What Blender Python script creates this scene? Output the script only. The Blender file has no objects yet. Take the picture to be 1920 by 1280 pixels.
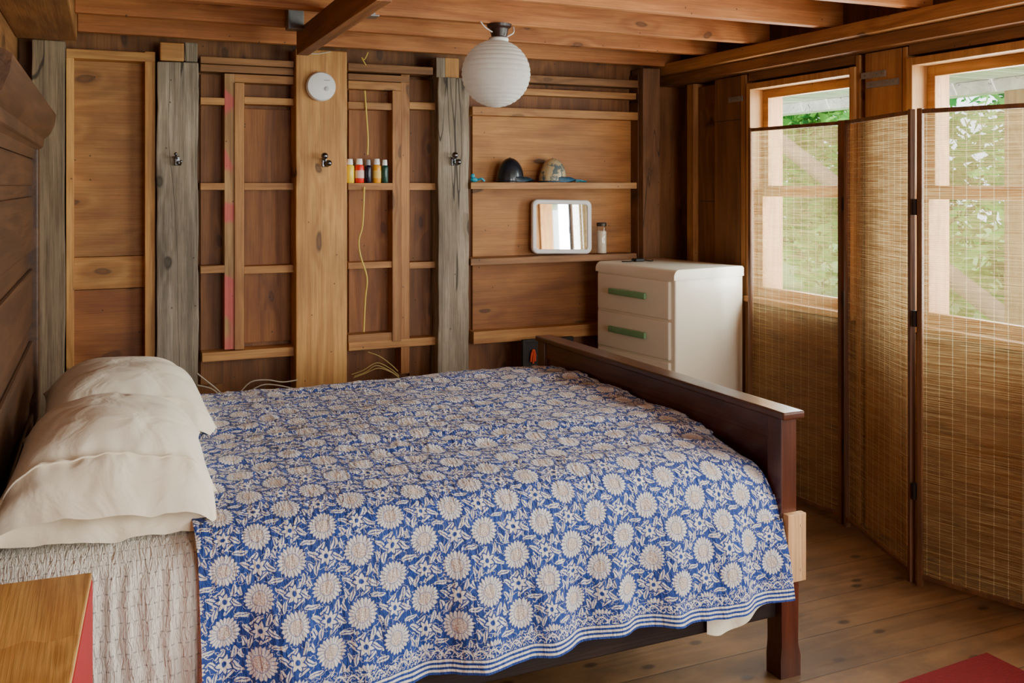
import bpy, bmesh, math, random
from mathutils import Vector, Matrix, noise
random.seed(7)
PI=math.pi
scene=bpy.context.scene
COL=scene.collection
# ---------------------------------------------------------------- camera
FPX=1750.0; HY=348.0; CAMZ=1.5
TH=math.atan(760/1750.0); CS,SN=math.cos(TH),math.sin(TH)
cd=bpy.data.cameras.new('camera'); cam=bpy.data.objects.new('camera',cd); COL.objects.link(cam)
cam.location=(0,0,CAMZ); cam.rotation_euler=(PI/2,0,-TH)
cd.sensor_width=36; cd.lens=36*FPX/1920; cd.shift_y=-(640-HY)/1920
cd.clip_start=.05
scene.camera=cam
def comps(px):
    u=(px-960)/FPX
    return SN+u*CS, CS-u*SN
def WX(px,Y):
    a,b=comps(px); return Y*a/b
def YR(px,X):
    a,b=comps(px); return X*b/a
def WZ(px,py,Y):
    a,b=comps(px); return CAMZ-(py-HY)/FPX*Y/b
def PY(px,py,Y): return Vector((WX(px,Y),Y,WZ(px,py,Y)))
def PX(px,py,X):
    Y=YR(px,X); return Vector((X,Y,WZ(px,py,Y)))
# ---------------------------------------------------------------- node helper
def srgb(c):
    r=[]
    for v in c:
        v=v/255.0
        r.append(v/12.92 if v<=.04045 else ((v+.055)/1.055)**2.4)
    return (r[0],r[1],r[2],1)
class NT:
    def __init__(s,name):
        s.m=bpy.data.materials.new(name); s.m.use_nodes=True
        s.t=s.m.node_tree; s.t.nodes.clear()
        s.out=s.t.nodes.new('ShaderNodeOutputMaterial')
    def n(s,ty): return s.t.nodes.new(ty)
    def l(s,a,b): s.t.links.new(a,b)
    def put(s,sock,v):
        if isinstance(v,bpy.types.NodeSocket): s.l(v,sock)
        else: sock.default_value=v
    def math(s,op,a,b=0.0,c=0.0,clamp=False):
        n=s.n('ShaderNodeMath'); n.operation=op; n.use_clamp=clamp
        s.put(n.inputs[0],a); s.put(n.inputs[1],b); s.put(n.inputs[2],c)
        return n.outputs[0]
    def vm(s,op,a,b=(0,0,0)):
        n=s.n('ShaderNodeVectorMath'); n.operation=op
        s.put(n.inputs[0],a); s.put(n.inputs[1],b); return n.outputs[0]
    def mix(s,f,a,b,mode='MIX'):
        n=s.n('ShaderNodeMix'); n.data_type='RGBA'; n.blend_type=mode
        s.put(n.inputs[0],f); s.put(n.inputs[6],a); s.put(n.inputs[7],b); return n.outputs[2]
    def coord(s,k='Object'):
        return s.n('ShaderNodeTexCoord').outputs[k]
    def rand(s): return s.n('ShaderNodeObjectInfo').outputs['Random']
    def noise(s,vec,scale=1,detail=3,rough=.5,dist=0.0):
        n=s.n('ShaderNodeTexNoise'); s.put(n.inputs['Vector'],vec); n.inputs['Scale'].default_value=scale
        n.inputs['Detail'].default_value=detail; n.inputs['Roughness'].default_value=rough
        n.inputs['Distortion'].default_value=dist; return n.outputs[0]
    def ss(s,v,a,b):
        n=s.n('ShaderNodeMapRange'); n.interpolation_type='SMOOTHSTEP'
        s.put(n.inputs[0],v); n.inputs[1].default_value=a; n.inputs[2].default_value=b
        return n.outputs[0]
    def bump(s,h,st=.2,d=.01):
        n=s.n('ShaderNodeBump'); n.inputs['Strength'].default_value=st; n.inputs['Distance'].default_value=d
        s.put(n.inputs['Height'],h); return n.outputs[0]
    def pr(s,col,rough=.5,metal=0,normal=None,**kw):
        n=s.n('ShaderNodeBsdfPrincipled')
        s.put(n.inputs['Base Color'],col); s.put(n.inputs['Roughness'],rough); n.inputs['Metallic'].default_value=metal
        if normal is not None: s.l(normal,n.inputs['Normal'])
        for k,v in kw.items(): s.put(n.inputs[k.replace('_',' ')],v)
        s.l(n.outputs[0],s.out.inputs[0]); return n
    def sep(s,v):
        n=s.n('ShaderNodeSeparateXYZ'); s.l(v,n.inputs[0]); return n.outputs
    def com(s,x,y,z):
        n=s.n('ShaderNodeCombineXYZ'); s.put(n.inputs[0],x); s.put(n.inputs[1],y); s.put(n.inputs[2],z); return n.outputs[0]

WOODC={}
def wood(light,dark,axis='Z',knot=.5,rough=.6,K=14,fib=.35,weather=0,across=9.0,coat=0,stain=None,var=.22):
    key=(light,dark,axis,knot,rough,K,fib,weather,across,coat,stain,var)
    if key in WOODC: return WOODC[key]
    if not weather:
        light=(light[0]*.96,light[1]*.93,light[2]*.78); dark=(dark[0]*.93,dark[1]*.88,dark[2]*.72)
    t=NT('wood_'+axis.lower())
    r=t.rand()
    off=t.com(t.math('MULTIPLY',r,13.7),t.math('MULTIPLY',r,27.1),t.math('MULTIPLY',r,9.3))
    v=t.vm('ADD',t.coord(),off)
    def sc(al,ac):
        return t.vm('MULTIPLY',v,tuple(al if 'XYZ'[i]==axis else ac for i in range(3)))
    vx,vy,vz=t.sep(v)
    P={'Z':(vz,vx),'X':(vx,vz),'Y':(vy,vz)}[axis]
    kd=t.noise(sc(3,6),1,2)
    ka=t.math('MULTIPLY_ADD',kd,.5,t.math('MULTIPLY',P[0],2.3)); kb=t.math('MULTIPLY_ADD',kd,.4,t.math('MULTIPLY',P[1],5.2))
    vo=t.n('ShaderNodeTexVoronoi'); vo.voronoi_dimensions='2D'; t.l(t.com(ka,kb,0.0),vo.inputs['Vector']); vo.inputs['Scale'].default_value=1
    d=vo.outputs['Distance']; cr=t.sep(vo.outputs['Color'])[0]
    has=t.math('GREATER_THAN',cr,.50)
    n1=t.noise(sc(.7,across),1,3,.5,.4)
    warp=t.math('MULTIPLY',t.math('MULTIPLY',t.math('SUBTRACT',1.0,t.ss(d,.0,.36)),has),.18 if knot>0 else 0.0)
    g=t.math('MULTIPLY_ADD',t.math('SINE',t.math('MULTIPLY',t.math('ADD',n1,warp),K*2.2)),.5,.5)
    n2=t.noise(sc(5,170),1,3,.6)
    n3=t.noise(sc(1.8,4.0),1,5,.65)
    col=t.mix(t.math('MULTIPLY',g,.7),srgb(light),srgb(dark))
    col=t.mix(t.ss(n2,.35,.75),col,t.mix(fib,col,srgb(tuple(x*.55 for x in dark))))
    br=t.math('ADD',t.math('MULTIPLY_ADD',n3,1.25,.37),t.math('MULTIPLY_ADD',r,var,-var/2))
    col=t.mix(1.0,col,t.com(br,br,br),'MULTIPLY')
    if knot>0:
        rad=t.math('MULTIPLY_ADD',cr,.095,.015)
        q=t.math('DIVIDE',d,rad)
        kn=t.math('MULTIPLY',t.math('SUBTRACT',1.0,t.ss(q,.65,1.15)),has)
        kc=t.mix(t.ss(q,.2,.8),srgb(tuple(x*.62 for x in dark)),srgb(tuple(x*.36 for x in dark)))
        col=t.mix(t.math('MULTIPLY',kn,min(1,knot+.15)),col,kc)
        halo=t.math('MULTIPLY',t.math('SUBTRACT',1.0,t.ss(q,.8,2.6)),has)
        col=t.mix(t.math('MULTIPLY',halo,.35*knot),col,srgb(tuple(x*.7 for x in dark)))
        vn=t.n('ShaderNodeTexVoronoi'); vn.voronoi_dimensions='2D'; t.l(t.com(P[0],P[1],0.0),vn.inputs['Vector']); vn.inputs['Scale'].default_value=8
        nh=t.math('MULTIPLY',t.math('LESS_THAN',vn.outputs['Distance'],.028),t.math('GREATER_THAN',t.sep(vn.outputs['Color'])[1],.7))
        col=t.mix(t.math('MULTIPLY',nh,.75),col,srgb((40,28,20)))
    if weather>0:
        w=t.noise(sc(1.2,20),1,5,.65)
        col=t.mix(t.math('MULTIPLY',t.ss(w,.44,.68),weather*.9),col,srgb((78,68,56)))
        cr2=t.noise(sc(.5,9),1,2,.5,.6)
        col=t.mix(t.math('MULTIPLY',t.math('SUBTRACT',1.0,t.ss(t.math('ABSOLUTE',t.math('SUBTRACT',cr2,.5)),.002,.008)),.85),col,srgb((48,40,34)))
    if stain:
        p=t.noise(t.vm('MULTIPLY',v,(5,5,5)),1,1,.5)
        col=t.mix(t.math('MULTIPLY',t.ss(p,.54,.61),.7),col,srgb(stain))
    h=t.math('ADD',t.math('MULTIPLY',n2,.6),t.math('MULTIPLY',g,.3))
    t.pr(col,rough,normal=t.bump(h,.35+weather*.4,.004),Coat_Weight=coat,Coat_Roughness=.25)
    WOODC[key]=t.m; return t.m
def plain(name,c,rough=.5,metal=0,noise_amt=.06,sc=30,bump=0,**kw):
    t=NT(name); n=t.noise(t.coord(),sc,3)
    b=t.math('MULTIPLY_ADD',n,noise_amt*2,1-noise_amt)
    col=t.mix(1.0,srgb(c),t.com(b,b,b),'MULTIPLY')
    nm=t.bump(n,bump,.003) if bump else None
    t.pr(col,rough,metal,nm,**kw); return t.m
# ---------------------------------------------------------------- mesh helper
WO={}
def mk(name,me,mat,parent=None,smooth=False,angle=None):
    n=len(me.vertices)
    co=[0.0]*(n*3); me.vertices.foreach_get('co',co)
    xs,ys,zs=co[0::3],co[1::3],co[2::3]
    o0=Vector(((min(xs)+max(xs))/2,(min(ys)+max(ys))/2,min(zs)))
    me.transform(Matrix.Translation(-o0))
    o=bpy.data.objects.new(name,me); COL.objects.link(o)
    if mat: me.materials.append(mat)
    if parent: o.parent=parent; o.location=o0-WO[parent.name]
    else: o.location=o0
    WO[o.name]=o0
    if smooth or angle:
        me.polygons.foreach_set('use_smooth',[True]*len(me.polygons))
        if angle: me.set_sharp_from_angle(angle=math.radians(angle))
    me.update(); return o
def empty(name,loc):
    o=bpy.data.objects.new(name,None); COL.objects.link(o); o.location=loc; o.empty_display_size=.1
    WO[o.name]=Vector(loc); return o
def tag(o,label=None,cat=None,group=None,kind=None):
    if label: o['label']=label
    if cat: o['category']=cat
    if group: o['group']=group
    if kind: o['kind']=kind
    return o
class MB:
    def __init__(s,M=None): s.bm=bmesh.new(); s.M=M
    def box(s,x0,x1,y0,y1,z0,z1,bev=0,seg=2,M=None,cuts=0,rough=0,seed=0):
        m=Matrix.Translation(((x0+x1)/2,(y0+y1)/2,(z0+z1)/2))@Matrix.Diagonal((abs(x1-x0),abs(y1-y0),abs(z1-z0),1))
        b=bmesh.new(); bmesh.ops.create_cube(b,size=1,matrix=m)
        if bev: bmesh.ops.bevel(b,geom=b.edges[:],offset=bev,segments=seg,affect='EDGES',profile=.6)
        if cuts:
            L=max(x1-x0,y1-y0,z1-z0)
            ax=[x1-x0,y1-y0,z1-z0].index(L)
            es=[e for e in b.edges if abs((e.verts[0].co-e.verts[1].co)[ax])>L*.5]
            bmesh.ops.subdivide_edges(b,edges=es,cuts=cuts,use_grid_fill=True)
        if rough:
            for v in b.verts:
                q=v.co*3.1+Vector((seed*7.7,seed*3.3,0)); q2=v.co*13+Vector((seed,0,5))
                v.co+=noise.noise_vector(q)*rough+noise.noise_vector(q2)*rough*.4
        if M is not None: b.transform(M)
        s.add(b)
    def add(s,b):
        me=bpy.data.meshes.new('tmp'); b.to_mesh(me); b.free(); s.bm.from_mesh(me); bpy.data.meshes.remove(me)
    def cyl(s,p0,p1,r0,r1=None,seg=16):
        p0=Vector(p0);p1=Vector(p1); r1=r0 if r1 is None else r1
        d=p1-p0; q=d.to_track_quat('Z','Y').to_matrix().to_4x4()
        b=bmesh.new(); bmesh.ops.create_cone(b,cap_ends=True,segments=seg,radius1=r0,radius2=r1,depth=d.length)
        b.transform(Matrix.Translation((p0+p1)/2)@q); s.add(b)
    def ball(s,c,r,sx=1,sy=1,sz=1,seg=16):
        b=bmesh.new(); bmesh.ops.create_uvsphere(b,u_segments=seg,v_segments=seg//2+2,radius=r)
        b.transform(Matrix.Translation(c)@Matrix.Diagonal((sx,sy,sz,1))); s.add(b)
    def tube(s,pts,r,seg=8,sub=4):
        pts=[Vector(p) for p in pts]
        if sub>1 and len(pts)>2:
            q=[]
            P=[pts[0]]+pts+[pts[-1]]
            for i in range(1,len(P)-2):
                for k in range(sub):
                    t=k/sub; a,b_,c,d=P[i-1],P[i],P[i+1],P[i+2]
                    q.append(.5*((2*b_)+(c-a)*t+(2*a-5*b_+4*c-d)*t*t+(3*b_-a-3*c+d)*t**3))
            q.append(pts[-1]); pts=q
        b=bmesh.new(); rings=[]
        up=Vector((.13,.31,.94)).normalized()
        for i,p in enumerate(pts):
            d=(pts[min(i+1,len(pts)-1)]-pts[max(i-1,0)]).normalized()
            a=d.cross(up)
            if a.length<.05: a=d.cross(Vector((1,0,0)))
            a.normalize(); c=d.cross(a)
            rings.append([b.verts.new(p+(a*math.cos(2*PI*k/seg)+c*math.sin(2*PI*k/seg))*r) for k in range(seg)])
        for i in range(len(rings)-1):
            for k in range(seg):
                b.faces.new((rings[i][k],rings[i][(k+1)%seg],rings[i+1][(k+1)%seg],rings[i+1][k]))
        b.faces.new(rings[0]); b.faces.new(rings[-1]); bmesh.ops.recalc_face_normals(b,faces=b.faces[:]); s.add(b)
    def lathe(s,prof,c,seg=24,M=None):
        b=bmesh.new(); rings=[]
        for r,z in prof:
            rings.append([b.verts.new((max(r,1e-4)*math.cos(2*PI*k/seg),max(r,1e-4)*math.sin(2*PI*k/seg),z)) for k in range(seg)])
        for i in range(len(rings)-1):
            for k in range(seg):
                b.faces.new((rings[i][k],rings[i][(k+1)%seg],rings[i+1][(k+1)%seg],rings[i+1][k]))
        bmesh.ops.recalc_face_normals(b,faces=b.faces[:])
        b.transform(Matrix.Translation(c)@(M if M is not None else Matrix.Identity(4))); s.add(b)
    def prism(s,poly,a0,a1,axis='Y'):
        b=bmesh.new()
        f={'Y':lambda p,a:(p[0],a,p[1]),'X':lambda p,a:(a,p[0],p[1]),'Z':lambda p,a:(p[0],p[1],a)}[axis]
        A=[b.verts.new(f(p,a0)) for p in poly]; B=[b.verts.new(f(p,a1)) for p in poly]
        n=len(poly); b.faces.new(A); b.faces.new(B)
        for i in range(n): b.faces.new((A[i],A[(i+1)%n],B[(i+1)%n],B[i]))
        bmesh.ops.recalc_face_normals(b,faces=b.faces[:]); s.add(b)
    def build(s,name,mat,parent=None,smooth=False,angle=None):
        if s.M is not None: s.bm.transform(s.M)
        me=bpy.data.meshes.new(name); s.bm.to_mesh(me); s.bm.free()
        return mk(name,me,mat,parent,smooth,angle)
def gridobj(name,fn,nu,nv,mat,parent=None,smooth=True):
    vs=[];uv=[];fs=[]
    for i in range(nu+1):
        for j in range(nv+1):
            p,q=fn(i/nu,j/nv); vs.append(p); uv.append(q)
    for i in range(nu):
        for j in range(nv):
            a=i*(nv+1)+j; fs.append((a,a+nv+1,a+nv+2,a+1))
    me=bpy.data.meshes.new(name); me.from_pydata(vs,[],fs)
    l=me.uv_layers.new(name='UVMap')
    for lp in me.loops: l.data[lp.index].uv=uv[lp.vertex_index]
    return mk(name,me,mat,parent,smooth)
def sstep(a,b,x):
    t=max(0,min(1,(x-a)/(b-a))); return t*t*(3-2*t)
# ---------------------------------------------------------------- wood palette
PINE_Z=wood((218,166,108),(194,136,82),'Z',.75)
PINE_X=wood((208,156,100),(182,126,74),'X',.6)
PINE_Y=wood((186,134,86),(158,106,62),'Y',.5)
JOIST=wood((212,140,88),(184,110,62),'X',.6)
RAIL=wood((198,146,96),(170,116,72),'X',.4)
STUD=wood((186,134,88),(158,104,64),'Z',.5)
STUDP=wood((188,148,110),(160,118,82),'Z',.4,stain=(206,76,84))
GREY=wood((164,149,128),(134,119,98),'Z',.8,rough=.85,weather=.6,fib=.5)
GREYB=wood((152,130,102),(122,100,76),'Z',.6,rough=.85,weather=.5,fib=.5)
SHEATH=wood((152,100,60),(122,76,43),'Z',.5,across=5)
PLY=wood((198,146,96),(174,120,76),'X',.6,K=18,across=4)
PLYR=wood((168,110,66),(142,86,50),'X',.5,K=14,across=4)
PLYG=wood((196,140,86),(168,112,66),'X',.7,K=12,across=4)
BAYD=wood((168,110,62),(138,82,45),'Z',.4,across=8)
WALLR=wood((134,90,54),(104,66,38),'Z',.7,across=6)
BRN_X=wood((160,114,76),(130,88,56),'X',.3)
BRN_Y=wood((146,100,64),(114,76,46),'Y',.5)
DARKW=wood((92,48,32),(60,28,19),'Y',0,rough=.28,coat=.5,K=10)
DARKZ=wood((94,48,32),(62,29,20),'Z',0,rough=.35,coat=.4,K=10)
SHADEX=wood((46,26,18),(30,16,11),'X',0,rough=.6,K=10)  # side rail wood, colour darkened to stand in for shadow under the quilt hem
HEADW=wood((98,64,43),(68,44,27),'Y',0,rough=.5,coat=.2,K=14)
WINW=wood((200,150,102),(178,124,80),'Z',.2)
WINX=wood((200,150,102),(178,124,80),'Y',.2)
TABLEW=wood((226,178,112),(202,148,84),'Y',.4,K=20,across=6,rough=.45,coat=.1)
BLOCKW=wood((230,186,156),(210,162,128),'Z',.0)
# ---------------------------------------------------------------- shell
YB=4.73; XR=3.16; XL=-.36; YF=-1.9; ZC=2.42
YP=4.58; YS=4.63
def struct(o): o['kind']='structure'; return o
t=NT('floor_planks')
v=t.coord(); x,y,z=t.sep(v)
ywob=t.math('MULTIPLY_ADD',t.noise(t.vm('MULTIPLY',v,(.8,.8,1)),1,1),.02,y)
yy=t.math('DIVIDE',ywob,.21); cell=t.math('FLOOR',yy)
seam=t.math('SUBTRACT',1.0,t.ss(t.math('PINGPONG',yy,.5),.0,.02))
wn=t.n('ShaderNodeTexWhiteNoise'); wn.noise_dimensions='1D'; t.l(cell,wn.inputs['W'])
vv=t.com(t.math('MULTIPLY_ADD',wn.outputs[0],17.0,t.math('MULTIPLY',x,.8)),t.math('MULTIPLY',y,8.0),wn.outputs[0])
n1=t.noise(vv,1,3,.5,.5); g=t.math('MULTIPLY_ADD',t.math('SINE',t.math('MULTIPLY',n1,34)),.5,.5)
col=t.mix(t.math('MULTIPLY',g,.6),srgb((140,104,66)),srgb((112,80,48)))
n5=t.noise(t.vm('MULTIPLY',v,(2.2,3.5,1)),1,6,.65); col=t.mix(t.math('MULTIPLY',t.ss(n5,.40,.62),.6),col,srgb((74,52,32)))
b=t.math('MULTIPLY_ADD',wn.outputs[0],.3,.82); col=t.mix(1.0,col,t.com(b,b,b),'MULTIPLY')
vo=t.n('ShaderNodeTexVoronoi'); vo.voronoi_dimensions='2D'; t.l(t.vm('MULTIPLY',v,(4,7,1)),vo.inputs['Vector']); vo.inputs['Scale'].default_value=1
hk=t.math('GREATER_THAN',t.sep(vo.outputs['Color'])[0],.45)
kn=t.math('MULTIPLY',t.math('SUBTRACT',1.0,t.ss(vo.outputs['Distance'],.05,.13)),hk); col=t.mix(t.math('MULTIPLY',kn,.8),col,srgb((52,32,18)))
col=t.mix(t.math('MULTIPLY',seam,.6),col,srgb((46,30,18)))
t.pr(col,.48,normal=t.bump(t.math('SUBTRACT',g,t.math('MULTIPLY',seam,3)),.15,.004))
FLOORM=t.m
m=MB(); m.box(XL-.1,XR+.1,YF-.1,YB+.1,-.12,0); struct(m.build('floor',FLOORM))
m=MB(); m.box(XL-.1,XR+.1,YF-.1,YB+.1,ZC,ZC+.06); struct(m.build('ceiling',wood((150,96,58),(122,72,42),'Y',.4,across=5)))
m=MB(); m.box(XL-.1,XL,YF,YB,0,ZC); wl=struct(m.build('wall_left',wood((164,116,76),(134,90,56),'Y',.5,across=5)))
m=MB(); m.box(XL-.1,XR+.1,YB,YB+.1,0,ZC); wb=struct(m.build('wall_back',SHEATH))
m=MB(); y0,y1=YF-.1,YF
OX0,OX1=.9,2.7
m.box(XL-.1,OX0,y0,y1,0,ZC); m.box(OX1,XR+.1,y0,y1,0,ZC); m.box(OX0,OX1,y0,y1,0,.6); m.box(OX0,OX1,y0,y1,2.1,ZC)
struct(m.build('wall_front',SHEATH))
XS=3.06
WIN=[(YR(1600,XS)-.02,YR(1402,XS)),(2.15,YR(1702,XS)),(-.5,1.95)]
ZW0,ZW1=.90,2.03
m=MB(); prev=YF
for a,b in sorted(WIN):
    m.box(XR,XR+.1,prev,a,0,ZC); m.box(XR,XR+.1,a,b,0,ZW0); m.box(XR,XR+.1,a,b,ZW1,ZC); prev=b
m.box(XR,XR+.1,prev,YB,0,ZC)
wr=struct(m.build('wall_right',WALLR))
def part_box(name,mat,parent,*a,bev=.003,**k):
    q=MB(); q.box(*a,bev=bev,**k); return q.build(name,mat,parent)
for a,b,mt in ((YR(1300,XS),YR(1288,XS),STUD),(YR(1388,XS),YR(1340,XS),WALLR),(YR(1398,XS),YR(1389,XS),STUD),
            (YR(1612,XS),YR(1604,XS),STUD),(YR(1690,XS),YR(1622,XS),STUD),(YR(1700,XS),YR(1692,XS),STUD),(1.98,2.04,STUD)):
    part_box('stud',mt,wr,XS,XR,min(a,b),max(a,b),0,2.08)
part_box('wall_board',WALLR,wr,XS+.03,XR,YR(1338,XS),YR(1302,XS),0,2.06)
CRIP=wood((150,102,58),(120,78,42),'Y',.4,across=6)
for a,b in WIN:
    part_box('window_header',BRN_Y,wr,XS+.005,XR,a,b,ZW1+.012,2.085)
    part_box('cripple_board',CRIP,wr,XS+.01,XR,a,b,.0,ZW0-.012)
part_box('top_plate',BRN_Y,wr,2.99,XR,YF,YB,2.085,2.14)
part_box('top_plate',PINE_Y,wr,2.94,XR,YF,YB,2.142,2.20)
t=NT('window_glass'); a=t.n('ShaderNodeBsdfTransparent'); a.inputs[0].default_value=(.97,.99,.98,1)
gl=t.n('ShaderNodeBsdfGlossy'); gl.inputs['Roughness'].default_value=.03
nz=t.noise(t.coord(),4,1); mx=t.n('ShaderNodeMixShader'); t.l(t.math('MULTIPLY_ADD',nz,.02,.03),mx.inputs[0])
t.l(a.outputs[0],mx.inputs[1]); t.l(gl.outputs[0],mx.inputs[2]); t.l(mx.outputs[0],t.out.inputs[0]); GLASS=t.m
for k,(a,b) in enumerate(WIN):
    w=empty('window_%d'%(k+1),(XS,(a+b)/2,ZW0)); w['kind']='structure'
    c=.034
    q=MB()
    q.box(XS-.012,XR+.1,a+.002,a+c,ZW0,ZW1,bev=.003); q.box(XS-.012,XR+.1,b-c,b-.002,ZW0,ZW1,bev=.003)
    q.box(XS-.012,XR+.1,a+c,b-c,ZW1-c,ZW1-.002,bev=.003)
    q.build('casing',WINW,w)
    part_box('sill',WINX,w,XS-.03,XR+.1,a+.002,b-.002,ZW0,ZW0+.03,bev=.005)
    for nm,z0,z1,x0 in ((('upper_sash',1.45,ZW1-c,XS+.07),('lower_sash',ZW0+.03,1.49,XS+.035)) if k<2 else (('fixed_sash',ZW0+.03,ZW1-c,XS+.05),)):
        q=MB(); f=.042
        q.box(x0,x0+.03,a+c,a+c+f,z0,z1,bev=.003); q.box(x0,x0+.03,b-c-f,b-c,z0,z1,bev=.003)
        q.box(x0,x0+.03,a+c+f,b-c-f,z1-.045,z1,bev=.003); q.box(x0,x0+.03,a+c+f,b-c-f,z0,z0+.05,bev=.003)
        s_=q.build(nm,WINX,w)
        part_box('pane',GLASS,s_,x0+.013,x0+.017,a+c+f-.003,b-c-f+.003,z0+.047,z1-.042,bev=0)
# ---------------------------------------------------------------- back wall framing
BAY=None
def bay(i,px):
    global BAY
    BAY=empty('trim_%d'%i,(WX(px,4.68),4.68,0)); BAY['kind']='structure'
def bpanel(name,mat,p0,p1,q0,q1,Yf,depth=None,bev=.002):
    xa,xb=WX(p0,Yf),WX(p1,Yf); pm=(p0+p1)/2
    z0=max(0.0,WZ(pm,q1,Yf))
    return part_box(name,mat,BAY,xa,xb,Yf,(Yf+depth) if depth else YB,z0,WZ(pm,q0,Yf),bev=bev)
bay(1,206)
bpanel('plywood_panel',PLY,138,272,112,480,4.70)
bpanel('plywood_panel',PINE_X,138,272,481,541,4.69)
bpanel('plywood_panel',PLYR,138,272,542,1400,4.70)
bpanel('stud',PINE_Z,124,138,97,1400,4.61); bpanel('stud',PINE_Z,272,291,97,1400,4.61)
bpanel('rail',PINE_X,124,291,95,112,4.605)
bay(2,463)
bpanel('plywood_panel',BAYD,458,551,205,640,4.71)
bpanel('plywood_panel',SHEATH,376,420,140,720,4.71)
bpanel('stud',STUDP,421,440,138,655,YS); bpanel('stud',STUD,440,458,155,655,YS-.01)
for p0,p1 in ((376,421),(458,552)):
    for q0,q1 in ((183,196),(343,356),(498,512)):
        bpanel('rail',RAIL,p0,p1,q0,q1,YS)
bpanel('rail',RAIL,379,552,656,673,YS-.01)
bpanel('rail',BRN_X,376,551,110,122,YS-.02); bpanel('rail',BRN_X,376,551,124,137,YS)
bpanel('rail',RAIL,440,551,141,156,YS)
bay(3,735)
bpanel('plywood_panel',BAYD,654,737,150,640,4.71)
bpanel('plywood_panel',SHEATH,768,818,150,720,4.71)
bpanel('stud',STUD,736,752,170,640,YS-.01); bpanel('stud',STUD,752,768,140,700,YS)
for p0,p1 in ((653,736),(768,817)):
    for q0,q1 in ((192,205),(491,503)):
        bpanel('rail',RAIL,p0,p1,q0,q1,YS)
bpanel('rail',RAIL,653,736,343,356,YS-.05); bpanel('rail',RAIL,768,817,343,356,YS)
bpanel('rail',RAIL,653,752,625,640,YS); bpanel('rail',RAIL,654,818,637,652,YS-.005)
bpanel('rail',BRN_X,653,812,122,136,YS-.04); bpanel('rail',BRN_X,653,768,140,152,YS-.01);bpanel('rail',RAIL,653,752,153,168,YS)
bay(4,1040)
bpanel('plywood_panel',PLYG,886,1196,222,480,4.71)
bpanel('plywood_panel',wood((174,116,66),(146,92,52),'X',.6,across=4),886,1196,482,614,4.705)
bpanel('rail',BRN_X,886,1203,143,157,YS); bpanel('rail',RAIL,886,1196,205,220,YS); bpanel('rail',RAIL,886,1196,168,180,YS+.02)
bpanel('rail',RAIL,888,1196,612,634,YS)
bpanel('stud',WALLR,1196,1204,140,1400,YS)
# posts
def post(label,cat,p0,p1,ptop,mat,Yf=YP,depth=.145,rough=.006,seed=1,name='post'):
    q=MB(); pm=(p0+p1)/2
    q.box(WX(p0,Yf),WX(p1,Yf),Yf,Yf+depth,0.002,WZ(pm,ptop,Yf),bev=.006,cuts=30,rough=rough,seed=seed)
    for v_ in q.bm.verts:
        v_.co.y=min(v_.co.y,YB-.001); v_.co.z=max(v_.co.z,.0)
    return tag(q.build(name,mat),label,cat)
post('weathered brown-grey wooden post in the left corner beside the headboard','post',60,121,76,GREYB,seed=2)
p2=post('rough grey barn post between the plywood alcove and open stud bay','post',295,372,116,GREY,seed=3,rough=.008)
part_box('top_block',PINE_X,p2,WX(300,YP),WX(345,YP),YP-.005,YP+.14,WZ(320,114,YP),WZ(320,80,YP),bev=.006)
part_box('top_block',GREY,p2,WX(346,YP),WX(371,YP),YP+.01,YP+.14,WZ(340,114,YP),WZ(340,78,YP),bev=.006)
p3=post('rough grey knotty post between the bottle bay and long shelves','post',822,880,146,GREY,seed=5,rough=.008)
part_box('top_block',PINE_Z,p3,WX(836,YP),WX(862,YP),YP+.01,YP+.14,WZ(840,145,YP),WZ(840,108,YP),bev=.004)
part_box('top_block',GREY,p3,WX(818,YP),WX(835,YP),YP,YP+.14,WZ(826,145,YP),WZ(826,108,YP),bev=.004)
post('brown wooden corner post behind the white dresser','post',1206,1238,128,wood((142,102,68),(112,78,50),'Z',.4,weather=.3),depth=.13,rough=.003,seed=6)
post('wide pale pine plank carrying the smoke alarm','plank',555,651,94,PINE_Z,Yf=4.575,depth=.15,rough=.002,seed=7,name='plank')
def shelf(label,p0,p1,q0,q1,mat):
    q=MB(); Yf=4.565
    q.box(WX(p0,Yf),WX(p1,Yf),Yf,4.705,WZ(1040,q1,Yf),WZ(1040,q0,Yf),bev=.002)
    return tag(q.build('shelf',mat),label,'shelf')
shelf('upper long wooden shelf holding the two caps',883,1194,342,354,RAIL)
shelf('lower long wooden shelf holding the white framed mirror',883,1194,480,492,BRN_X)
def joist(y,label,z0=2.21,z1=2.419,mat=JOIST,x0=-.119,x1=3.05):
    q=MB(); q.box(x0,x1,y-.022,y+.022,z0,z1,bev=.003,cuts=10,rough=.002,seed=y)
    return tag(q.build('ceiling_joist',mat),label,'ceiling joist','ceiling joists')
joist(4.59,'ceiling joist closest to the back wall, above the posts',2.185)
joist(4.24,'second ceiling joist from the back wall')
joist(3.80,'ceiling joist that carries the paper lantern')
joist(3.29,'ceiling joist just in front of the paper lantern joist')
joist(2.79,'ceiling joist nearest the viewer, at the top right edge')
q=MB(); q.box(XL,-.12,0,4.56,2.14,2.418,bev=.006); tag(q.build('beam',wood((180,128,82),(152,102,62),'Y',.4)),'thick wooden beam running along the top of the left wall','beam')
q=MB(); q.box(.80,.855,2.95,4.33,2.10,2.2115,bev=.003); tag(q.build('cross_brace',wood((156,102,66),(128,80,48),'Y',.3)),'reddish wooden brace running crosswise under the ceiling joists','brace')
STEEL=plain('galvanised_steel',(150,152,152),.45,.9,.15,60)
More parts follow.
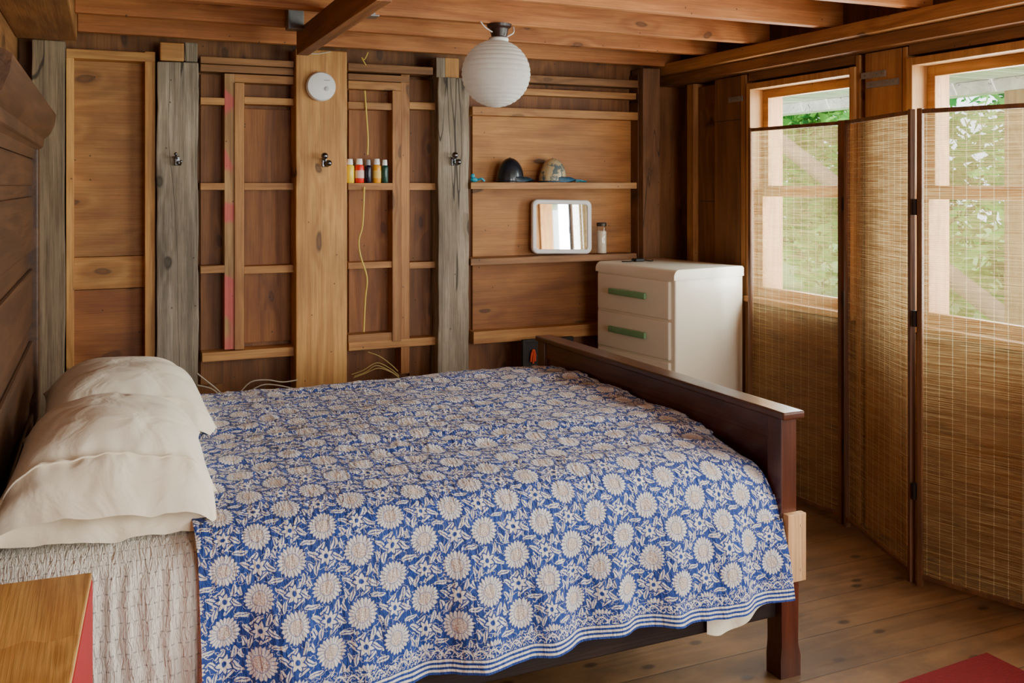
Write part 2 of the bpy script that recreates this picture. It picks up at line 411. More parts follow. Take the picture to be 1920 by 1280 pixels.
for (x,y,zz) in ((.79,4.19,2.215),(1.0,3.752,2.215)):
    q=MB(); q.box(x-.05,x+.02,y+.015,y+.028,zz-.02,zz+.1,bev=.001); q.box(x-.06,x-.05,y-.05,y+.026,zz-.02,zz+.1,bev=.001)
    q.box(x-.06,x+.02,y-.05,y+.026,zz-.025,zz-.02,bev=.001)
    tag(q.build('joist_hanger',STEEL),'galvanised metal hanger at the far end of the cross brace' if y>4 else 'galvanised metal hanger on the joist beside the paper lantern','bracket')
for k,(px,py,w) in enumerate(((1638,140,.07),(1655,156,.09),(1380,186,.06))):
    c=PX(px,py,XS)
    q=MB(); q.box(XS-.006,XS+.001,c.y-w,c.y+w,c.z-.014,c.z+.014,bev=.001)
    for d in (-.7,-.3,.3,.7): q.cyl((XS-.009,c.y+d*w,c.z),(XS-.005,c.y+d*w,c.z),.004,seg=8)
    tag(q.build('strap_plate',STEEL),('upper galvanised strap plate on the stud between the windows','lower galvanised strap plate on the stud between the windows','galvanised strap plate left of the far window')[k],'bracket')
# ---------------------------------------------------------------- bed
bed=empty('bed',(.85,3.07,0))
tag(bed,'dark wooden double bed with low footboard and tall headboard','bed')
q=MB(); q.box(-.31,-.265,2.28,3.98,.2,1.64,bev=.004)
for z in (.45,.72,.99,1.26,1.5): q.box(-.27,-.252,2.33,3.93,z,z+.2 if z<1.5 else z+.1,bev=.008)
q.box(-.33,-.235,2.24,2.33,0,1.64,bev=.006); q.box(-.33,-.235,3.92,4.0,0,1.64,bev=.006)
hb=q.build('headboard',HEADW,bed)
prof=[(-.335,1.60),(-.25,1.60),(-.245,1.635),(-.225,1.65),(-.222,1.68),(-.20,1.70),(-.185,1.74),(-.18,1.775),(-.195,1.785),(-.25,1.80),(-.335,1.80)]
q=MB(); q.prism(prof,2.2,4.04,'Y'); q.build('cornice',HEADW,hb,angle=40)
q=MB()
for i in range(60): q.ball((-.236,2.25+i*.03,1.655),.012,1,1,1,8)
q.build('bead_moulding',HEADW,hb,smooth=True)
SK=.045; FX0=1.905
def fx(y): return FX0-SK*(y-2.31)
SH=Matrix(((1,-SK,0,FX0+SK*2.31),(0,1,0,0),(0,0,1,0),(0,0,0,1)))
q=MB(SH); q.box(-.012,.012,2.33,3.82,.40,.79,bev=.003); q.box(-.02,.02,2.33,3.82,.36,.44,bev=.003); q.box(-.02,.02,2.33,3.82,.72,.79,bev=.003)
fb=q.build('footboard',DARKW,bed)
q=MB(SH); q.box(-.04,.042,2.25,3.87,.792,.816,bev=.007,seg=3); q.build('cap_rail',DARKW,fb)
for yc in (2.305,3.835):
    q=MB(SH)
    q.box(-.028,.03,yc-.032,yc+.032,.36,.792,bev=.004)
    q.prism([(-.028,.36),(.03,.36),(.03,.30),(.038,.28),(.036,.10),(.046,.06),(.046,0),(-.030,0),(-.030,.06),(-.026,.10)],yc-.032,yc+.032,'Y')
    q.build('leg',DARKZ,bed)
q=MB(SH); q.box(-.022,.046,2.250,2.2732,.30,.505,bev=.002)
for z in (.335,.47): q.cyl((.028,2.2485,z),(.028,2.252,z),.005,seg=10)
q.build('splice_block',BLOCKW,bed)['label']='pale new pine block screwed to the leg'
q=MB(); q.box(-.25,1.88,2.30,2.335,.18,.30,bev=.004); q.build('side_rail',SHADEX,bed)
q=MB(); q.box(-.25,1.82,3.82,3.85,.15,.30,bev=.004); q.build('side_rail',SHADEX,bed)
MATT=plain('mattress_ticking',(210,200,184),.9,0,.05,60)
q=MB(); q.box(-.22,1.82,2.37,3.78,.30,.655,bev=.05,seg=4); q.build('mattress',MATT,bed,angle=60)
def chaikin(p,n=3):
    for _ in range(n):
        q=[p[0]]
        for a,b in zip(p,p[1:]):
            q+= [(a[0]*.75+b[0]*.25,a[1]*.75+b[1]*.25),(a[0]*.25+b[0]*.75,a[1]*.25+b[1]*.75)]
        q.append(p[-1]); p=q
    return p
class Prof:
    def __init__(s,p):
        s.p=chaikin(p); s.c=[0]
        for a,b in zip(s.p,s.p[1:]): s.c.append(s.c[-1]+math.hypot(a[0]-b[0],a[1]-b[1]))
        s.L=s.c[-1]
    def at(s,t):
        import bisect
        d=max(0,min(.999999,t))*s.L; i=bisect.bisect_right(s.c,d)-1; i=min(i,len(s.p)-2)
        f=(d-s.c[i])/max(1e-9,s.c[i+1]-s.c[i])
        a,b=s.p[i],s.p[i+1]; return a[0]*(1-f)+b[0]*f,a[1]*(1-f)+b[1]*f,d
QP=Prof([(2.222,.262),(2.248,.42),(2.275,.55),(2.305,.645),(2.40,.69),(2.7,.71),(3.1,.715),(3.5,.715),(3.74,.705),(3.84,.65),(3.88,.5),(3.885,.35)])
def quilt_fn(a,b):
    y,z,d=QP.at(b)
    near=y<2.6
    side=1-sstep(.30,.64,z) if near else 0
    top=sstep(2.3,2.45,y)*(1-sstep(3.75,3.85,y))
    xe=fx(y)-.026+(-.012*sstep(.52,.66,z)+.006*sstep(.5,.35,z) if near else 0)
    xs=.20+.010*math.sin(y*7)
    x=xs+(xe-xs)*a
    ed=sstep(1.72,1.90,x)
    z-=.030*ed*ed*max(top,.5 if near and z>.6 else 0)
    z-=.035*sstep(1.62,1.90,x)*sstep(2.75,2.35,y)*(1 if z>.5 else 0)
    if near and z<.66: y+=.02*sstep(1.75,1.95,x)*(1-side)
    w=noise.noise(Vector((x*1.4,y*5.5,1.3)))*.012+noise.noise(Vector((x*3.4,y*14,4)))*.006
    rid=1-abs(noise.noise(Vector((x*1.6+y*1.0,y*9-x*.6,9))))*2.6
    w+=max(0,rid)**2*.009*sstep(2.35,2.6,y)
    rid2=1-abs(noise.noise(Vector((x*9+y*2,y*8+x*2,19))))*3
    w+=max(0,rid2)**2*.004
    z+=w*top
    f=math.sin(x*13+1.0+.8*math.sin(x*3))*.018+math.sin(x*29+2+math.sin(x*5))*.015+noise.noise(Vector((x*5,z*3,2)))*.014+noise.noise(Vector((x*22,z*5,8)))*.011
    f=f*(1-.8*ed)-.0*ed
    y-=f*side
    z+=(.006*math.sin(x*6+.5)+.006*noise.noise(Vector((x*4,0,0))))*side*(1-.5*ed)
    return Vector((x,y,z)),(x+.012*noise.noise(Vector((x*3,d*3,7))),d)
t=NT('block_print_cotton')
uv=t.n('ShaderNodeUVMap').outputs[0]
nz=t.n('ShaderNodeTexNoise'); t.l(uv,nz.inputs['Vector']); nz.inputs['Scale'].default_value=26; nz.inputs['Detail'].default_value=3
uv2=t.vm('ADD',uv,t.vm('MULTIPLY',t.vm('SUBTRACT',nz.outputs['Color'],(.5,.5,.5)),(.014,.014,0)))
U,V,_z=t.sep(uv2); U0,V0,_z=t.sep(uv)
W,H=.166,.146
def cell1(ou,ov):
    du=t.math('MULTIPLY',t.math('SUBTRACT',t.math('FRACT',t.math('MULTIPLY_ADD',U,1/W,ou+.5)),.5),W)
    dv=t.math('MULTIPLY',t.math('SUBTRACT',t.math('FRACT',t.math('MULTIPLY_ADD',V,1/H,ov+.5)),.5),H)
    r=t.math('SQRT',t.math('ADD',t.math('MULTIPLY',du,du),t.math('MULTIPLY',dv,dv)))
    return du,dv,r
def lattice(ou,ov):
    a=cell1(ou,ov); b=cell1(ou+.5,ov+.5)
    s=t.math('LESS_THAN',b[2],a[2])
    def sel(p,q): return t.math('ADD',p,t.math('MULTIPLY',s,t.math('SUBTRACT',q,p)))
    du,dv,r=sel(a[0],b[0]),sel(a[1],b[1]),t.math('MINIMUM',a[2],b[2])
    return du,dv,r,t.math('ARCTAN2',dv,du)
def AND(a,b): return t.math('MULTIPLY',a,b)
def OR(a,b): return t.math('MAXIMUM',a,b)
def lt(a,b,w=.0022): return t.math('MULTIPLY_ADD',t.math('SUBTRACT',b,a),1/w,.5,clamp=True)
def NOT(a): return t.math('SUBTRACT',1.0,a)
du,dv,r,ph=lattice(0,0.2)
rag=t.noise(t.com(U,V,2.0),170,1)
pet=t.math('MULTIPLY',t.math('PINGPONG',t.math('MULTIPLY',ph,22/(2*PI)),.5),2.0)
edge=t.math('ADD',t.math('MULTIPLY_ADD',pet,.0065,.0285),t.math('MULTIPLY',rag,.004))
flower=lt(r,edge)
petline=AND(AND(lt(pet,.30,.18),NOT(lt(r,.0205))),flower)
core=lt(r,.0170); dots=t.noise(t.com(U,V,0.0),360,1)
corering=AND(NOT(lt(r,.0167)),lt(r,.0193))
k=t.math('SUBTRACT',t.math('FRACT',t.math('ADD',t.math('MULTIPLY',ph,10/(2*PI)),t.math('MULTIPLY',r,24.0))),.5)
e1=t.math('DIVIDE',t.math('SUBTRACT',r,.0545),.0130); e2=t.math('DIVIDE',k,.23)
el=t.math('ADD',t.math('MULTIPLY',e1,e1),t.math('MULTIPLY',e2,e2))
leaf=lt(el,1.0,.3); vein=lt(t.math('ABSOLUTE',k),.05,.05)
leafw=AND(leaf,NOT(AND(vein,lt(el,.75,.2))))
du2,dv2,r2,ph2=lattice(.5,.2)
pet2=t.math('MULTIPLY',t.math('PINGPONG',t.math('MULTIPLY',ph2,7/(2*PI)),.5),2.0)
ed2=t.math('MULTIPLY_ADD',pet2,.011,.010)
bl=lt(r2,ed2); blhole=AND(lt(r2,.006),bl)
gap2=lt(r2,t.math('ADD',ed2,.005))
vn=t.noise(t.com(U,V,3.0),40,2,.5)
vine=lt(t.math('ABSOLUTE',t.math('SUBTRACT',vn,.5)),.009,.014)
white=OR(AND(vine,NOT(lt(r,t.math('ADD',edge,.004)))),leafw)
white=OR(AND(white,NOT(gap2)),AND(bl,NOT(blhole)))
white=AND(white,NOT(AND(lt(r,t.math('ADD',edge,.0045)),NOT(flower))))
white=OR(white,flower)
WHITE=srgb((244,234,220)); TAN=srgb((202,172,152))
n4=t.noise(t.com(U,V,0.0),18,3); blue=t.mix(n4,srgb((4,38,110)),srgb((14,72,168)))
blot=t.noise(t.com(U,V,5.0),130,2,.6)
wcol=t.mix(AND(core,t.ss(dots,.42,.55)),WHITE,TAN)
wcol=t.mix(t.math('MULTIPLY',OR(petline,corering),.75),wcol,srgb((66,96,160)))
wcol=t.mix(t.math('MULTIPLY',t.ss(blot,.5,.75),.35),wcol,srgb((136,150,190)))
col=t.mix(t.math('MULTIPLY',white,.97),blue,wcol)
bz=lt(V0,.066,.002)
st=t.math('LESS_THAN',t.math('FRACT',t.math('MULTIPLY',V0,1/.0115)),.5)
stz=lt(V0,.037,.001)
sn=t.math('MULTIPLY',t.math('ABSOLUTE',t.math('SINE',t.math('MULTIPLY',U0,95.0))),.014)
zig=lt(t.math('ABSOLUTE',t.math('SUBTRACT',V0,t.math('ADD',sn,.043))),.002,.002)
lace=lt(t.math('ABSOLUTE',t.math('SUBTRACT',t.noise(t.com(U0,V0,9.0),120,1),.5)),.035,.03)
bcol=t.mix(st,WHITE,blue); bc2=t.mix(OR(zig,lace),blue,WHITE)
bcol=t.mix(stz,bc2,bcol)
col=t.mix(bz,col,bcol)
fn=t.noise(uv,90,3); wr_=t.noise(t.vm('MULTIPLY',uv,(70,20,1)),1,4,.6,.4)
t.pr(col,.65,normal=t.bump(t.math('ADD',t.math('MULTIPLY',fn,.6),t.math('MULTIPLY',wr_,2.2)),.75,.008),Sheen_Weight=.12)
QM=t.m
tag(gridobj('quilt',quilt_fn,300,220,QM),'blue and white floral block printed quilt draped over the bed','quilt')
CP=Prof([(2.262,.10),(2.27,.42),(2.29,.55),(2.325,.63),(2.43,.668),(2.7,.68),(3.1,.685),(3.5,.685),(3.74,.675),(3.83,.64),(3.87,.5),(3.875,.35)])
def cov_fn(a,b):
    y,z,d=CP.at(b); x=-.225+.445*a
    side=(1-sstep(.30,.62,z)) if y<2.6 else 0
    y-=(math.sin(x*24)*.005+noise.noise(Vector((x*6,z*4,5)))*.006)*side
    y-=.004*math.sin(x*150+2.4*noise.noise(Vector((x*9,z*14,3))))*(y<2.6)*(z<.62)
    return Vector((x,y,z)),(x,d)
t=NT('stitched_cream_cotton'); uv=t.n('ShaderNodeUVMap').outputs[0]; U,V,_=t.sep(uv)
row=t.math('LESS_THAN',t.math('ABSOLUTE',t.math('SUBTRACT',t.math('FRACT',t.math('MULTIPLY',V,1/.033)),.5)),.05)
dash=t.math('LESS_THAN',t.math('FRACT',t.math('MULTIPLY',t.math('ADD',U,t.math('MULTIPLY',V,.21)),1/.016)),.5)
n=t.noise(t.vm('MULTIPLY',uv,(130,26,1)),1,3,.6,.8)
base=t.mix(n,srgb((238,230,212)),srgb((255,250,238)))
col=t.mix(t.math('MULTIPLY',t.math('MULTIPLY',row,dash),.5),base,srgb((110,106,116)))
t.pr(col,.95,normal=t.bump(n,.9,.018))
tag(gridobj('coverlet',cov_fn,140,140,t.m),'cream hand stitched coverlet hanging down below the pillows','coverlet')
t=NT('pillow_linen'); v=t.coord(); n=t.noise(v,8,3,.5,.7); n2=t.noise(v,240,2)
t.pr(t.mix(n,srgb((255,238,204)),srgb((255,247,226))),.85,normal=t.bump(t.math('ADD',n,t.math('MULTIPLY',n2,.03)),.42,.03),Sheen_Weight=.1); LIN=t.m
def sh_fn(a,b):
    x=1.615+.250*a; z=.37-(.185+.02*math.sin(a*5)-.035*a)*b; y=2.283-.008*math.sin(a*14)*b
    return Vector((x,y,z)),(a,b)
tag(gridobj('bed_sheet',sh_fn,24,10,LIN),'white sheet corner peeking out below the quilt hem at the foot','sheet')
def pillow(label,cx,cy,cz,lx,ly,T,tilt,yaw,seed,flap=.10,droop=.05):
    M=Matrix.Translation((cx,cy,cz))@Matrix.Rotation(yaw,4,'Z')@Matrix.Rotation(tilt,4,'Y')
    N=64; b_=bmesh.new(); vs={}
    def pos(a,b,s):
        e=2.6; h=(max(0,1-abs(a)**e)**.6)*(max(0,1-abs(b)**e)**.58)
        x=b*lx/2*(1-.05*(1-abs(a)**4)*(abs(b)**3)+.02*abs(a)**3)
        y=a*ly/2*(1-.05*(1-abs(b)**4)*(abs(a)**3))
        z=s*h*T*(.78 if s>0 else .22)
        q=Vector((x*4+seed*3,y*4,s+seed))
        z+=(noise.noise(q)*.015+noise.noise(q*2.3)*.006)*h*(1 if s>0 else .2)
        rid=max(0,1-abs(noise.noise(q*1.5+Vector((0,0,7))))*2.8)
        z-=rid*rid*.006*h*(s>0)
        z+=.005*math.sin(b*24+seed+3*a)*(sstep(.55,.95,abs(a)))*h
        return M@Vector((x,y,z))
    for s in (1,-1):
        for i in range(N+1):
            for j in range(N+1):
                vs[s,i,j]=b_.verts.new(pos(math.sin((2*i/N-1)*PI/2),math.sin((2*j/N-1)*PI/2),s))
        for i in range(N):
            for j in range(N):
                b_.faces.new((vs[s,i,j],vs[s,i+1,j],vs[s,i+1,j+1],vs[s,i,j+1]))
    bmesh.ops.remove_doubles(b_,verts=b_.verts[:],dist=.0008); bmesh.ops.recalc_face_normals(b_,faces=b_.faces[:])
    m=MB(); m.add(b_); o=m.build('pillow',LIN,smooth=True); tag(o,label,'pillow','bed pillows')
    def ff(s):
        def f(a,b):
            w=2*a-1
            x=w*lx/2*(.97+.03*b)
            y=-ly/2*.93-flap*b-.008*math.sin(a*7+seed)*b
            hh=.08*max(0,1-w**4)**.7
            z=s*hh*(1-.55*b)*(1.3 if s>0 else .2)-droop*b*b+noise.noise(Vector((a*5,b*2,seed+s)))*.012+noise.noise(Vector((a*14,b*2,seed+s)))*.004*b+.0022*math.sin(a*60+seed)*max(0,1-b*2.2)
            return M@Vector((x,y,z)),(a,b)
        return f
    gridobj('case_hem',ff(1),120,12,LIN,o); gridobj('case_hem',ff(-1),60,10,LIN,o)
    q=MB(); f=ff(1); q.tube([f(i/60,.06)[0]+Vector((0,0,.001)) for i in range(61)],.003,6,1); q.build('seam',LIN,o,smooth=True)
    return o
pillow('plump cream pillow lying farther from the viewer beside the headboard',.06,3.43,.735,.52,.64,.22,.07,.02,1,.05,.03)
pillow('plump cream pillow nearest the viewer with its open hem hanging over',.015,2.78,.738,.49,.62,.225,.05,-.02,5,.11,.06)
# ---------------------------------------------------------------- side table bottom left
TM=Matrix.Translation((-.026,2.12,0))@Matrix.Rotation(math.radians(-3.2),4,'Z')@Matrix.Translation((.026,-2.12,0))
st_=empty('side_table',(-.18,1.89,0)); tag(st_,'small red table with pale pine top in the bottom left corner','side table')
REDP=plain('red_paint',(170,6,18),.6,0,.08,20)
q=MB(TM); q.box(-.300,-.028,1.655,2.12,.685,.70,bev=.003); q.build('tabletop',TABLEW,st_)
q=MB(TM); q.box(-.298,-.0262,1.657,2.119,.02,.686,bev=.003); q.build('cabinet_body',REDP,st_)
for (a,b) in ((-.295,1.67),(-.06,1.67),(-.295,2.08),(-.06,2.08)):
    q=MB(TM); q.box(a,a+.03,b,b+.03,0,.021,bev=.002); q.build('foot',REDP,st_)
# ---------------------------------------------------------------- dresser
dx,dy,ang=2.552,3.88,math.radians(9)
DM=Matrix.Translation((dx,dy,0))@Matrix.Rotation(ang,4,'Z')
dr=empty('dresser',(dx+.2,dy+.3,0)); tag(dr,'cream painted dresser with green drawer handles in the corner','dresser')
CREAM=plain('cream_paint',(242,232,208),.32,0,.03,12,Coat_Weight=.2)
DW=.475
q=MB(DM); q.box(.006,DW,0,.62,.06,1.06,bev=.01,seg=3); q.build('body',CREAM,dr,angle=40)
q=MB(DM)
pf=[(-.004,1.035)]+[(.032-.036*math.cos(PI/2*i/8),1.05+.036*math.sin(PI/2*i/8)) for i in range(9)]+[(DW-.01,1.086),(DW+.002,1.076),(DW+.002,1.035)]
q.prism(pf,-.004,.624,'Y'); q.build('top',CREAM,dr,angle=40)
q=MB(DM); q.box(.03,.42,.02,.61,0,.06); q.build('plinth',CREAM,dr)
GREEN=plain('jade_plastic',(118,166,118),.4,0,.15,40,Coat_Weight=.1)
zz=1.03
for k,hh in enumerate((.20,.20,.21,.30)):
    q=MB(DM); q.box(-.010,.012,.03,.60,zz-hh+.008,zz-.004,bev=.007,seg=3); d_=q.build('drawer',CREAM,dr,angle=40)
    zm=zz-hh/2+.012
    q=MB(DM); q.box(-.038,-.022,.18,.475,zm-.016,zm+.016,bev=.006,seg=3); q.cyl((-.024,.22,zm),(-.009,.22,zm),.008); q.cyl((-.024,.435,zm),(-.009,.435,zm),.008)
    q.build('handle',GREEN,d_,angle=40)['label']='jade green bar handle'
    zz-=hh
BLK=plain('black_plastic',(24,22,22),.6,0,.1)
c=DM@Vector((.20,.50,1.085))
q=MB(); q.box(c.x-.035,c.x+.02,c.y-.025,c.y+.025,c.z,c.z+.018,bev=.007,seg=3)
q.tube([(c.x-.035,c.y,c.z+.008),(c.x-.07,c.y-.02,c.z+.004),(c.x-.11,c.y,c.z+.004)],.0035)
q.tube([(c.x+.02,c.y,c.z+.010),(c.x+.06,c.y-.03,c.z+.004),(c.x+.10,c.y+.02,c.z+.004)],.0035)
tag(q.build('black_case',BLK),'small black case with a cord lying on top of the dresser','case')
# ---------------------------------------------------------------- folding screen
t=NT('woven_bamboo'); uv=t.n('ShaderNodeUVMap').outputs[0]; U,V,_=t.sep(uv)
st=t.noise(t.vm('MULTIPLY',uv,(4.5,190,1)),1,3,.7)
st2=t.noise(t.vm('MULTIPLY',uv,(2.0,60,1)),1,2,.5)
slat=t.math('MULTIPLY_ADD',t.math('SINE',t.math('MULTIPLY_ADD',V,2*PI/.0078,t.math('MULTIPLY',st2,5.0))),.5,.5)
warp=t.math('LESS_THAN',t.math('ABSOLUTE',t.math('SUBTRACT',t.math('FRACT',t.math('MULTIPLY',U,1/.047)),.5)),.032)
col=t.mix(t.ss(st,.3,.7),srgb((170,132,80)),srgb((214,182,126)))
col=t.mix(t.math('MULTIPLY',t.ss(st2,.48,.7),.35),col,srgb((134,100,60)))
col=t.mix(t.math('MULTIPLY',warp,.5),col,srgb((236,216,170)))
df=t.n('ShaderNodeBsdfDiffuse'); t.l(col,df.inputs[0]); tl=t.n('ShaderNodeBsdfTranslucent'); t.l(col,tl.inputs[0])
m1=t.n('ShaderNodeMixShader'); m1.inputs[0].default_value=.32; t.l(df.outputs[0],m1.inputs[1]); t.l(tl.outputs[0],m1.inputs[2])
tr=t.n('ShaderNodeBsdfTransparent'); m2=t.n('ShaderNodeMixShader')
alpha=t.math('ADD',t.math('MULTIPLY_ADD',t.ss(st,.35,.65),.26,.14),t.math('ADD',t.math('MULTIPLY',warp,.18),t.math('MULTIPLY',slat,.24)),clamp=True)
t.l(alpha,m2.inputs[0]); t.l(tr.outputs[0],m2.inputs[1]); t.l(m1.outputs[0],m2.inputs[2]); t.l(m2.outputs[0],t.out.inputs[0]); MATM=t.m
SCW=wood((124,80,48),(92,56,32),'Z',0)
fs=empty('folding_screen',(2.95,2.95,0)); tag(fs,'folding screen of woven bamboo panels standing before the windows','folding screen')
pts=[Vector((2.955,3.83,0)),Vector((2.995,3.20,0)),Vector((2.79,2.62,0)),Vector((3.01,2.04,0))]
ZT=1.79
for k in range(3):
    a,b=pts[k],pts[k+1]; d=(b-a).normalized()
    A=a+d*.012; B=b-d*.012; L=(B-A).length
    ang_=math.atan2(d.y,d.x); M=Matrix.Translation(A)@Matrix.Rotation(ang_,4,'Z')
    q=MB(M); q.box(0,.02,-.011,.011,0,ZT,bev=.003); q.box(L-.02,L,-.011,.011,0,ZT,bev=.003)
    q.box(.02,L-.02,-.007,.007,ZT-.02,ZT-.003,bev=.002); q.box(.02,L-.02,-.007,.007,.03,.046,bev=.002)
    fr=q.build('frame',SCW,fs)
    def mf(s,v_,M=M,L=L,k=k):
        x=.018+(L-.036)*s; z=.04+(ZT-.055)*v_
        return M@Vector((x,.003*math.sin(s*9+v_*4+k),z)),(x+k*.7,z)
    gridobj('woven_mat',mf,16,24,MATM,fr)
HING=plain('dark_hinge',(46,36,30),.5,.6)
for k in (1,2):
    for z in (.35,1.0,1.42):
        q=MB(); q.cyl((pts[k].x,pts[k].y,z-.03),(pts[k].x,pts[k].y,z+.03),.011,seg=10); q.build('hinge',HING,fs)
# ---------------------------------------------------------------- rug
t=NT('red_rug'); v=t.coord(); n=t.noise(t.vm('MULTIPLY',v,(40,260,1)),1,3); 
t.pr(t.mix(n,srgb((92,6,12)),srgb((140,18,24))),.95,normal=t.bump(n,.6,.006))
q=MB(); q.box(-.55,.55,-.5,.5,.0,.010,bev=.003,M=Matrix.Translation((2.061,1.60,0))@Matrix.Rotation(.06,4,'Z'))
tag(q.build('rug',t.m),'red woven rug on the floor at the bottom right','rug')
# ---------------------------------------------------------------- lantern
YL=3.80; LC=PY(930,138,YL); R=.152
pl=empty('pendant_lamp',(LC.x,LC.y,LC.z-R)); tag(pl,'round white paper lantern hanging from a ceiling joist','lamp')
t=NT('lantern_paper'); n=t.noise(t.coord(),25,3); c_=t.mix(n,srgb((236,230,222)),srgb((248,244,238)))
df=t.n('ShaderNodeBsdfDiffuse'); t.l(c_,df.inputs[0]); tl=t.n('ShaderNodeBsdfTranslucent'); t.l(c_,tl.inputs[0])
m1=t.n('ShaderNodeMixShader'); m1.inputs[0].default_value=.4; t.l(df.outputs[0],m1.inputs[1]); t.l(tl.outputs[0],m1.inputs[2]); t.l(m1.outputs[0],t.out.inputs[0])
prof=[]; NR=18
for i in range(NR*6+1):
    ph=-PI/2+.12+(PI-.30)*i/(NR*6)
    rr_=R*(1-.022*(1-abs(math.cos(PI*i/6))**.6))
    prof.append((rr_*math.cos(ph),rr_*math.sin(ph)*.98))
q=MB(); q.lathe(prof,LC,48); q.build('paper_shade',t.m,pl,smooth=True)
WHP=plain('white_plastic',(240,238,234),.4,0,.02)
zt=LC.z+R
q=MB(); q.lathe([(.02,-.012),(.042,-.012),(.045,0),(.042,.008),(.02,.008)],(LC.x+.012,LC.y,zt-.002),24); q.build('shade_ring',WHP,pl,smooth=True)
q=MB(); q.lathe([(.02,-.06),(.034,-.055),(.042,-.02),(.054,-.012),(.056,.0),(.0,.0)],(LC.x+.015,LC.y,2.211),24); q.build('socket_base',plain('brown_bakelite',(52,28,20),.35),pl,angle=40)
for P_ in ([(LC.x-.03,LC.y-.03,2.17),(LC.x-.065,LC.y-.03,2.19),(LC.x-.085,LC.y-.03,2.213)],[(LC.x+.03,LC.y-.05,2.15),(LC.x+.062,LC.y-.05,2.17),(LC.x+.07,LC.y-.03,2.20)]):
    q=MB(); q.tube(P_,.0028); q.build('wire',WHP,pl,smooth=True)
# ---------------------------------------------------------------- smoke alarm
c=PY(600,163,4.575); RX=Matrix.Rotation(PI/2,4,'X')
sa=empty('smoke_alarm',c); tag(sa,'round white smoke alarm fixed to the pine plank','smoke alarm')
q=MB(); q.lathe([(0,-.003),(.068,-.003),(.072,.008),(.072,.026),(.066,.036),(.04,.041),(0,.042)],c,40,RX); q.build('body',WHP,sa,angle=35)
q=MB(); q.lathe([(0,.040),(.011,.040),(.012,.044),(.009,.046),(0,.046)],c+Vector((.025,0,-.012)),20,RX); q.build('test_button',plain('grey_button',(206,206,204),.4),sa,angle=40)
q=MB(); q.box(c.x+.012,c.x+.04,c.y-.0425,c.y-.039,c.z+.028,c.z+.031); q.build('indicator_slot',plain('slot_grey',(150,150,150),.6),sa)
# ---------------------------------------------------------------- hooks
CHR=plain('dull_chrome',(120,120,122),.25,1.0,.1)
def hook(px,py,Yf,label,k=.95,br=1.0):
    c=PY(px,py,Yf); h=empty('coat_hook',c); tag(h,label,'coat hook','chrome coat hooks')
    def P(a,b,d): return (c.x+a*k,c.y-b*k,c.z+d*k)
    q=MB(); q.box(c.x-.011,c.x+.011,c.y-.005,c.y+.012,c.z-.026,c.z+.018,bev=.003,seg=3); q.build('back_plate',CHR,h,angle=40)
    q=MB(); q.tube([P(0,.004,.008),P(-.004,.03,.012),P(-.008,.05,.018),P(-.010,.056,.026)],.005); q.ball(P(-.010,.056,.028),.008*br,seg=14); q.build('upper_prong',CHR,h,smooth=True)
    q=MB(); q.tube([P(0,.004,-.010),P(.006,.02,-.022),P(.012,.036,-.022),P(.014,.044,-.010)],.005); q.ball(P(.014,.044,-.008),.0075*br,seg=14); q.build('lower_prong',CHR,h,smooth=True)
hook(332,300,YP-.004,'chrome coat hook on the rough grey post beside the alcove')
hook(608,303,4.572,'chrome coat hook on the pale pine plank below the smoke alarm',.95,2.1)
hook(850,301,YP-.004,'chrome coat hook on the grey knotty post below the lantern',.95,2.1)
# ---------------------------------------------------------------- paint bottles
zsh=WZ(693,343,YS-.05)
def bottle(px,body,cap,label,hh=.12,lab=None,r=.022):
    Yb=4.612; x=WX(px,Yb); b=empty('paint_bottle',(x,Yb,zsh)); tag(b,label,'bottle','paint bottles on the wall ledge')
    q=MB(); q.lathe([(0,0),(r*.9,0),(r,.004),(r,hh*.66),(r*.92,hh*.72),(r*.5,hh*.77),(r*.5,hh*.80),(0,hh*.80)],(x,Yb,zsh),20); q.build('body',plain('bottle_paint',body,.25,0,.03),b,angle=40)
    q=MB(); q.lathe([(0,hh*.76),(r*.72,hh*.76),(r*.72,hh*.84),(r*.6,hh),(0,hh)],(x,Yb,zsh),16); q.build('cap',plain('bottle_cap',cap,.35),b,angle=40)
    if lab:
        q=MB(); q.lathe([(r+.0006,hh*.2),(r+.0006,hh*.52)],(x,Yb,zsh),20); q.build('paper_label',plain('bottle_label',lab,.6),b,smooth=True)
bottle(656,(252,216,30),(255,252,244),'yellow paint bottle with white cap, leftmost on the ledge')
bottle(674,(236,44,24),(255,252,246),'red paint bottle with pale label and white cap',.122,(244,200,186),.0225)
bottle(690.5,(20,22,44),(150,150,154),'nearly black paint bottle between red and orange bottles',.118,None,.0165)
bottle(706.5,(250,166,20),(255,252,246),'orange-yellow paint bottle with white cap',.122,(248,200,96),.0215)
bottle(721.5,(20,68,56),(250,248,244),'dark green paint bottle with white cap, rightmost on the ledge',.118,None,.0175)
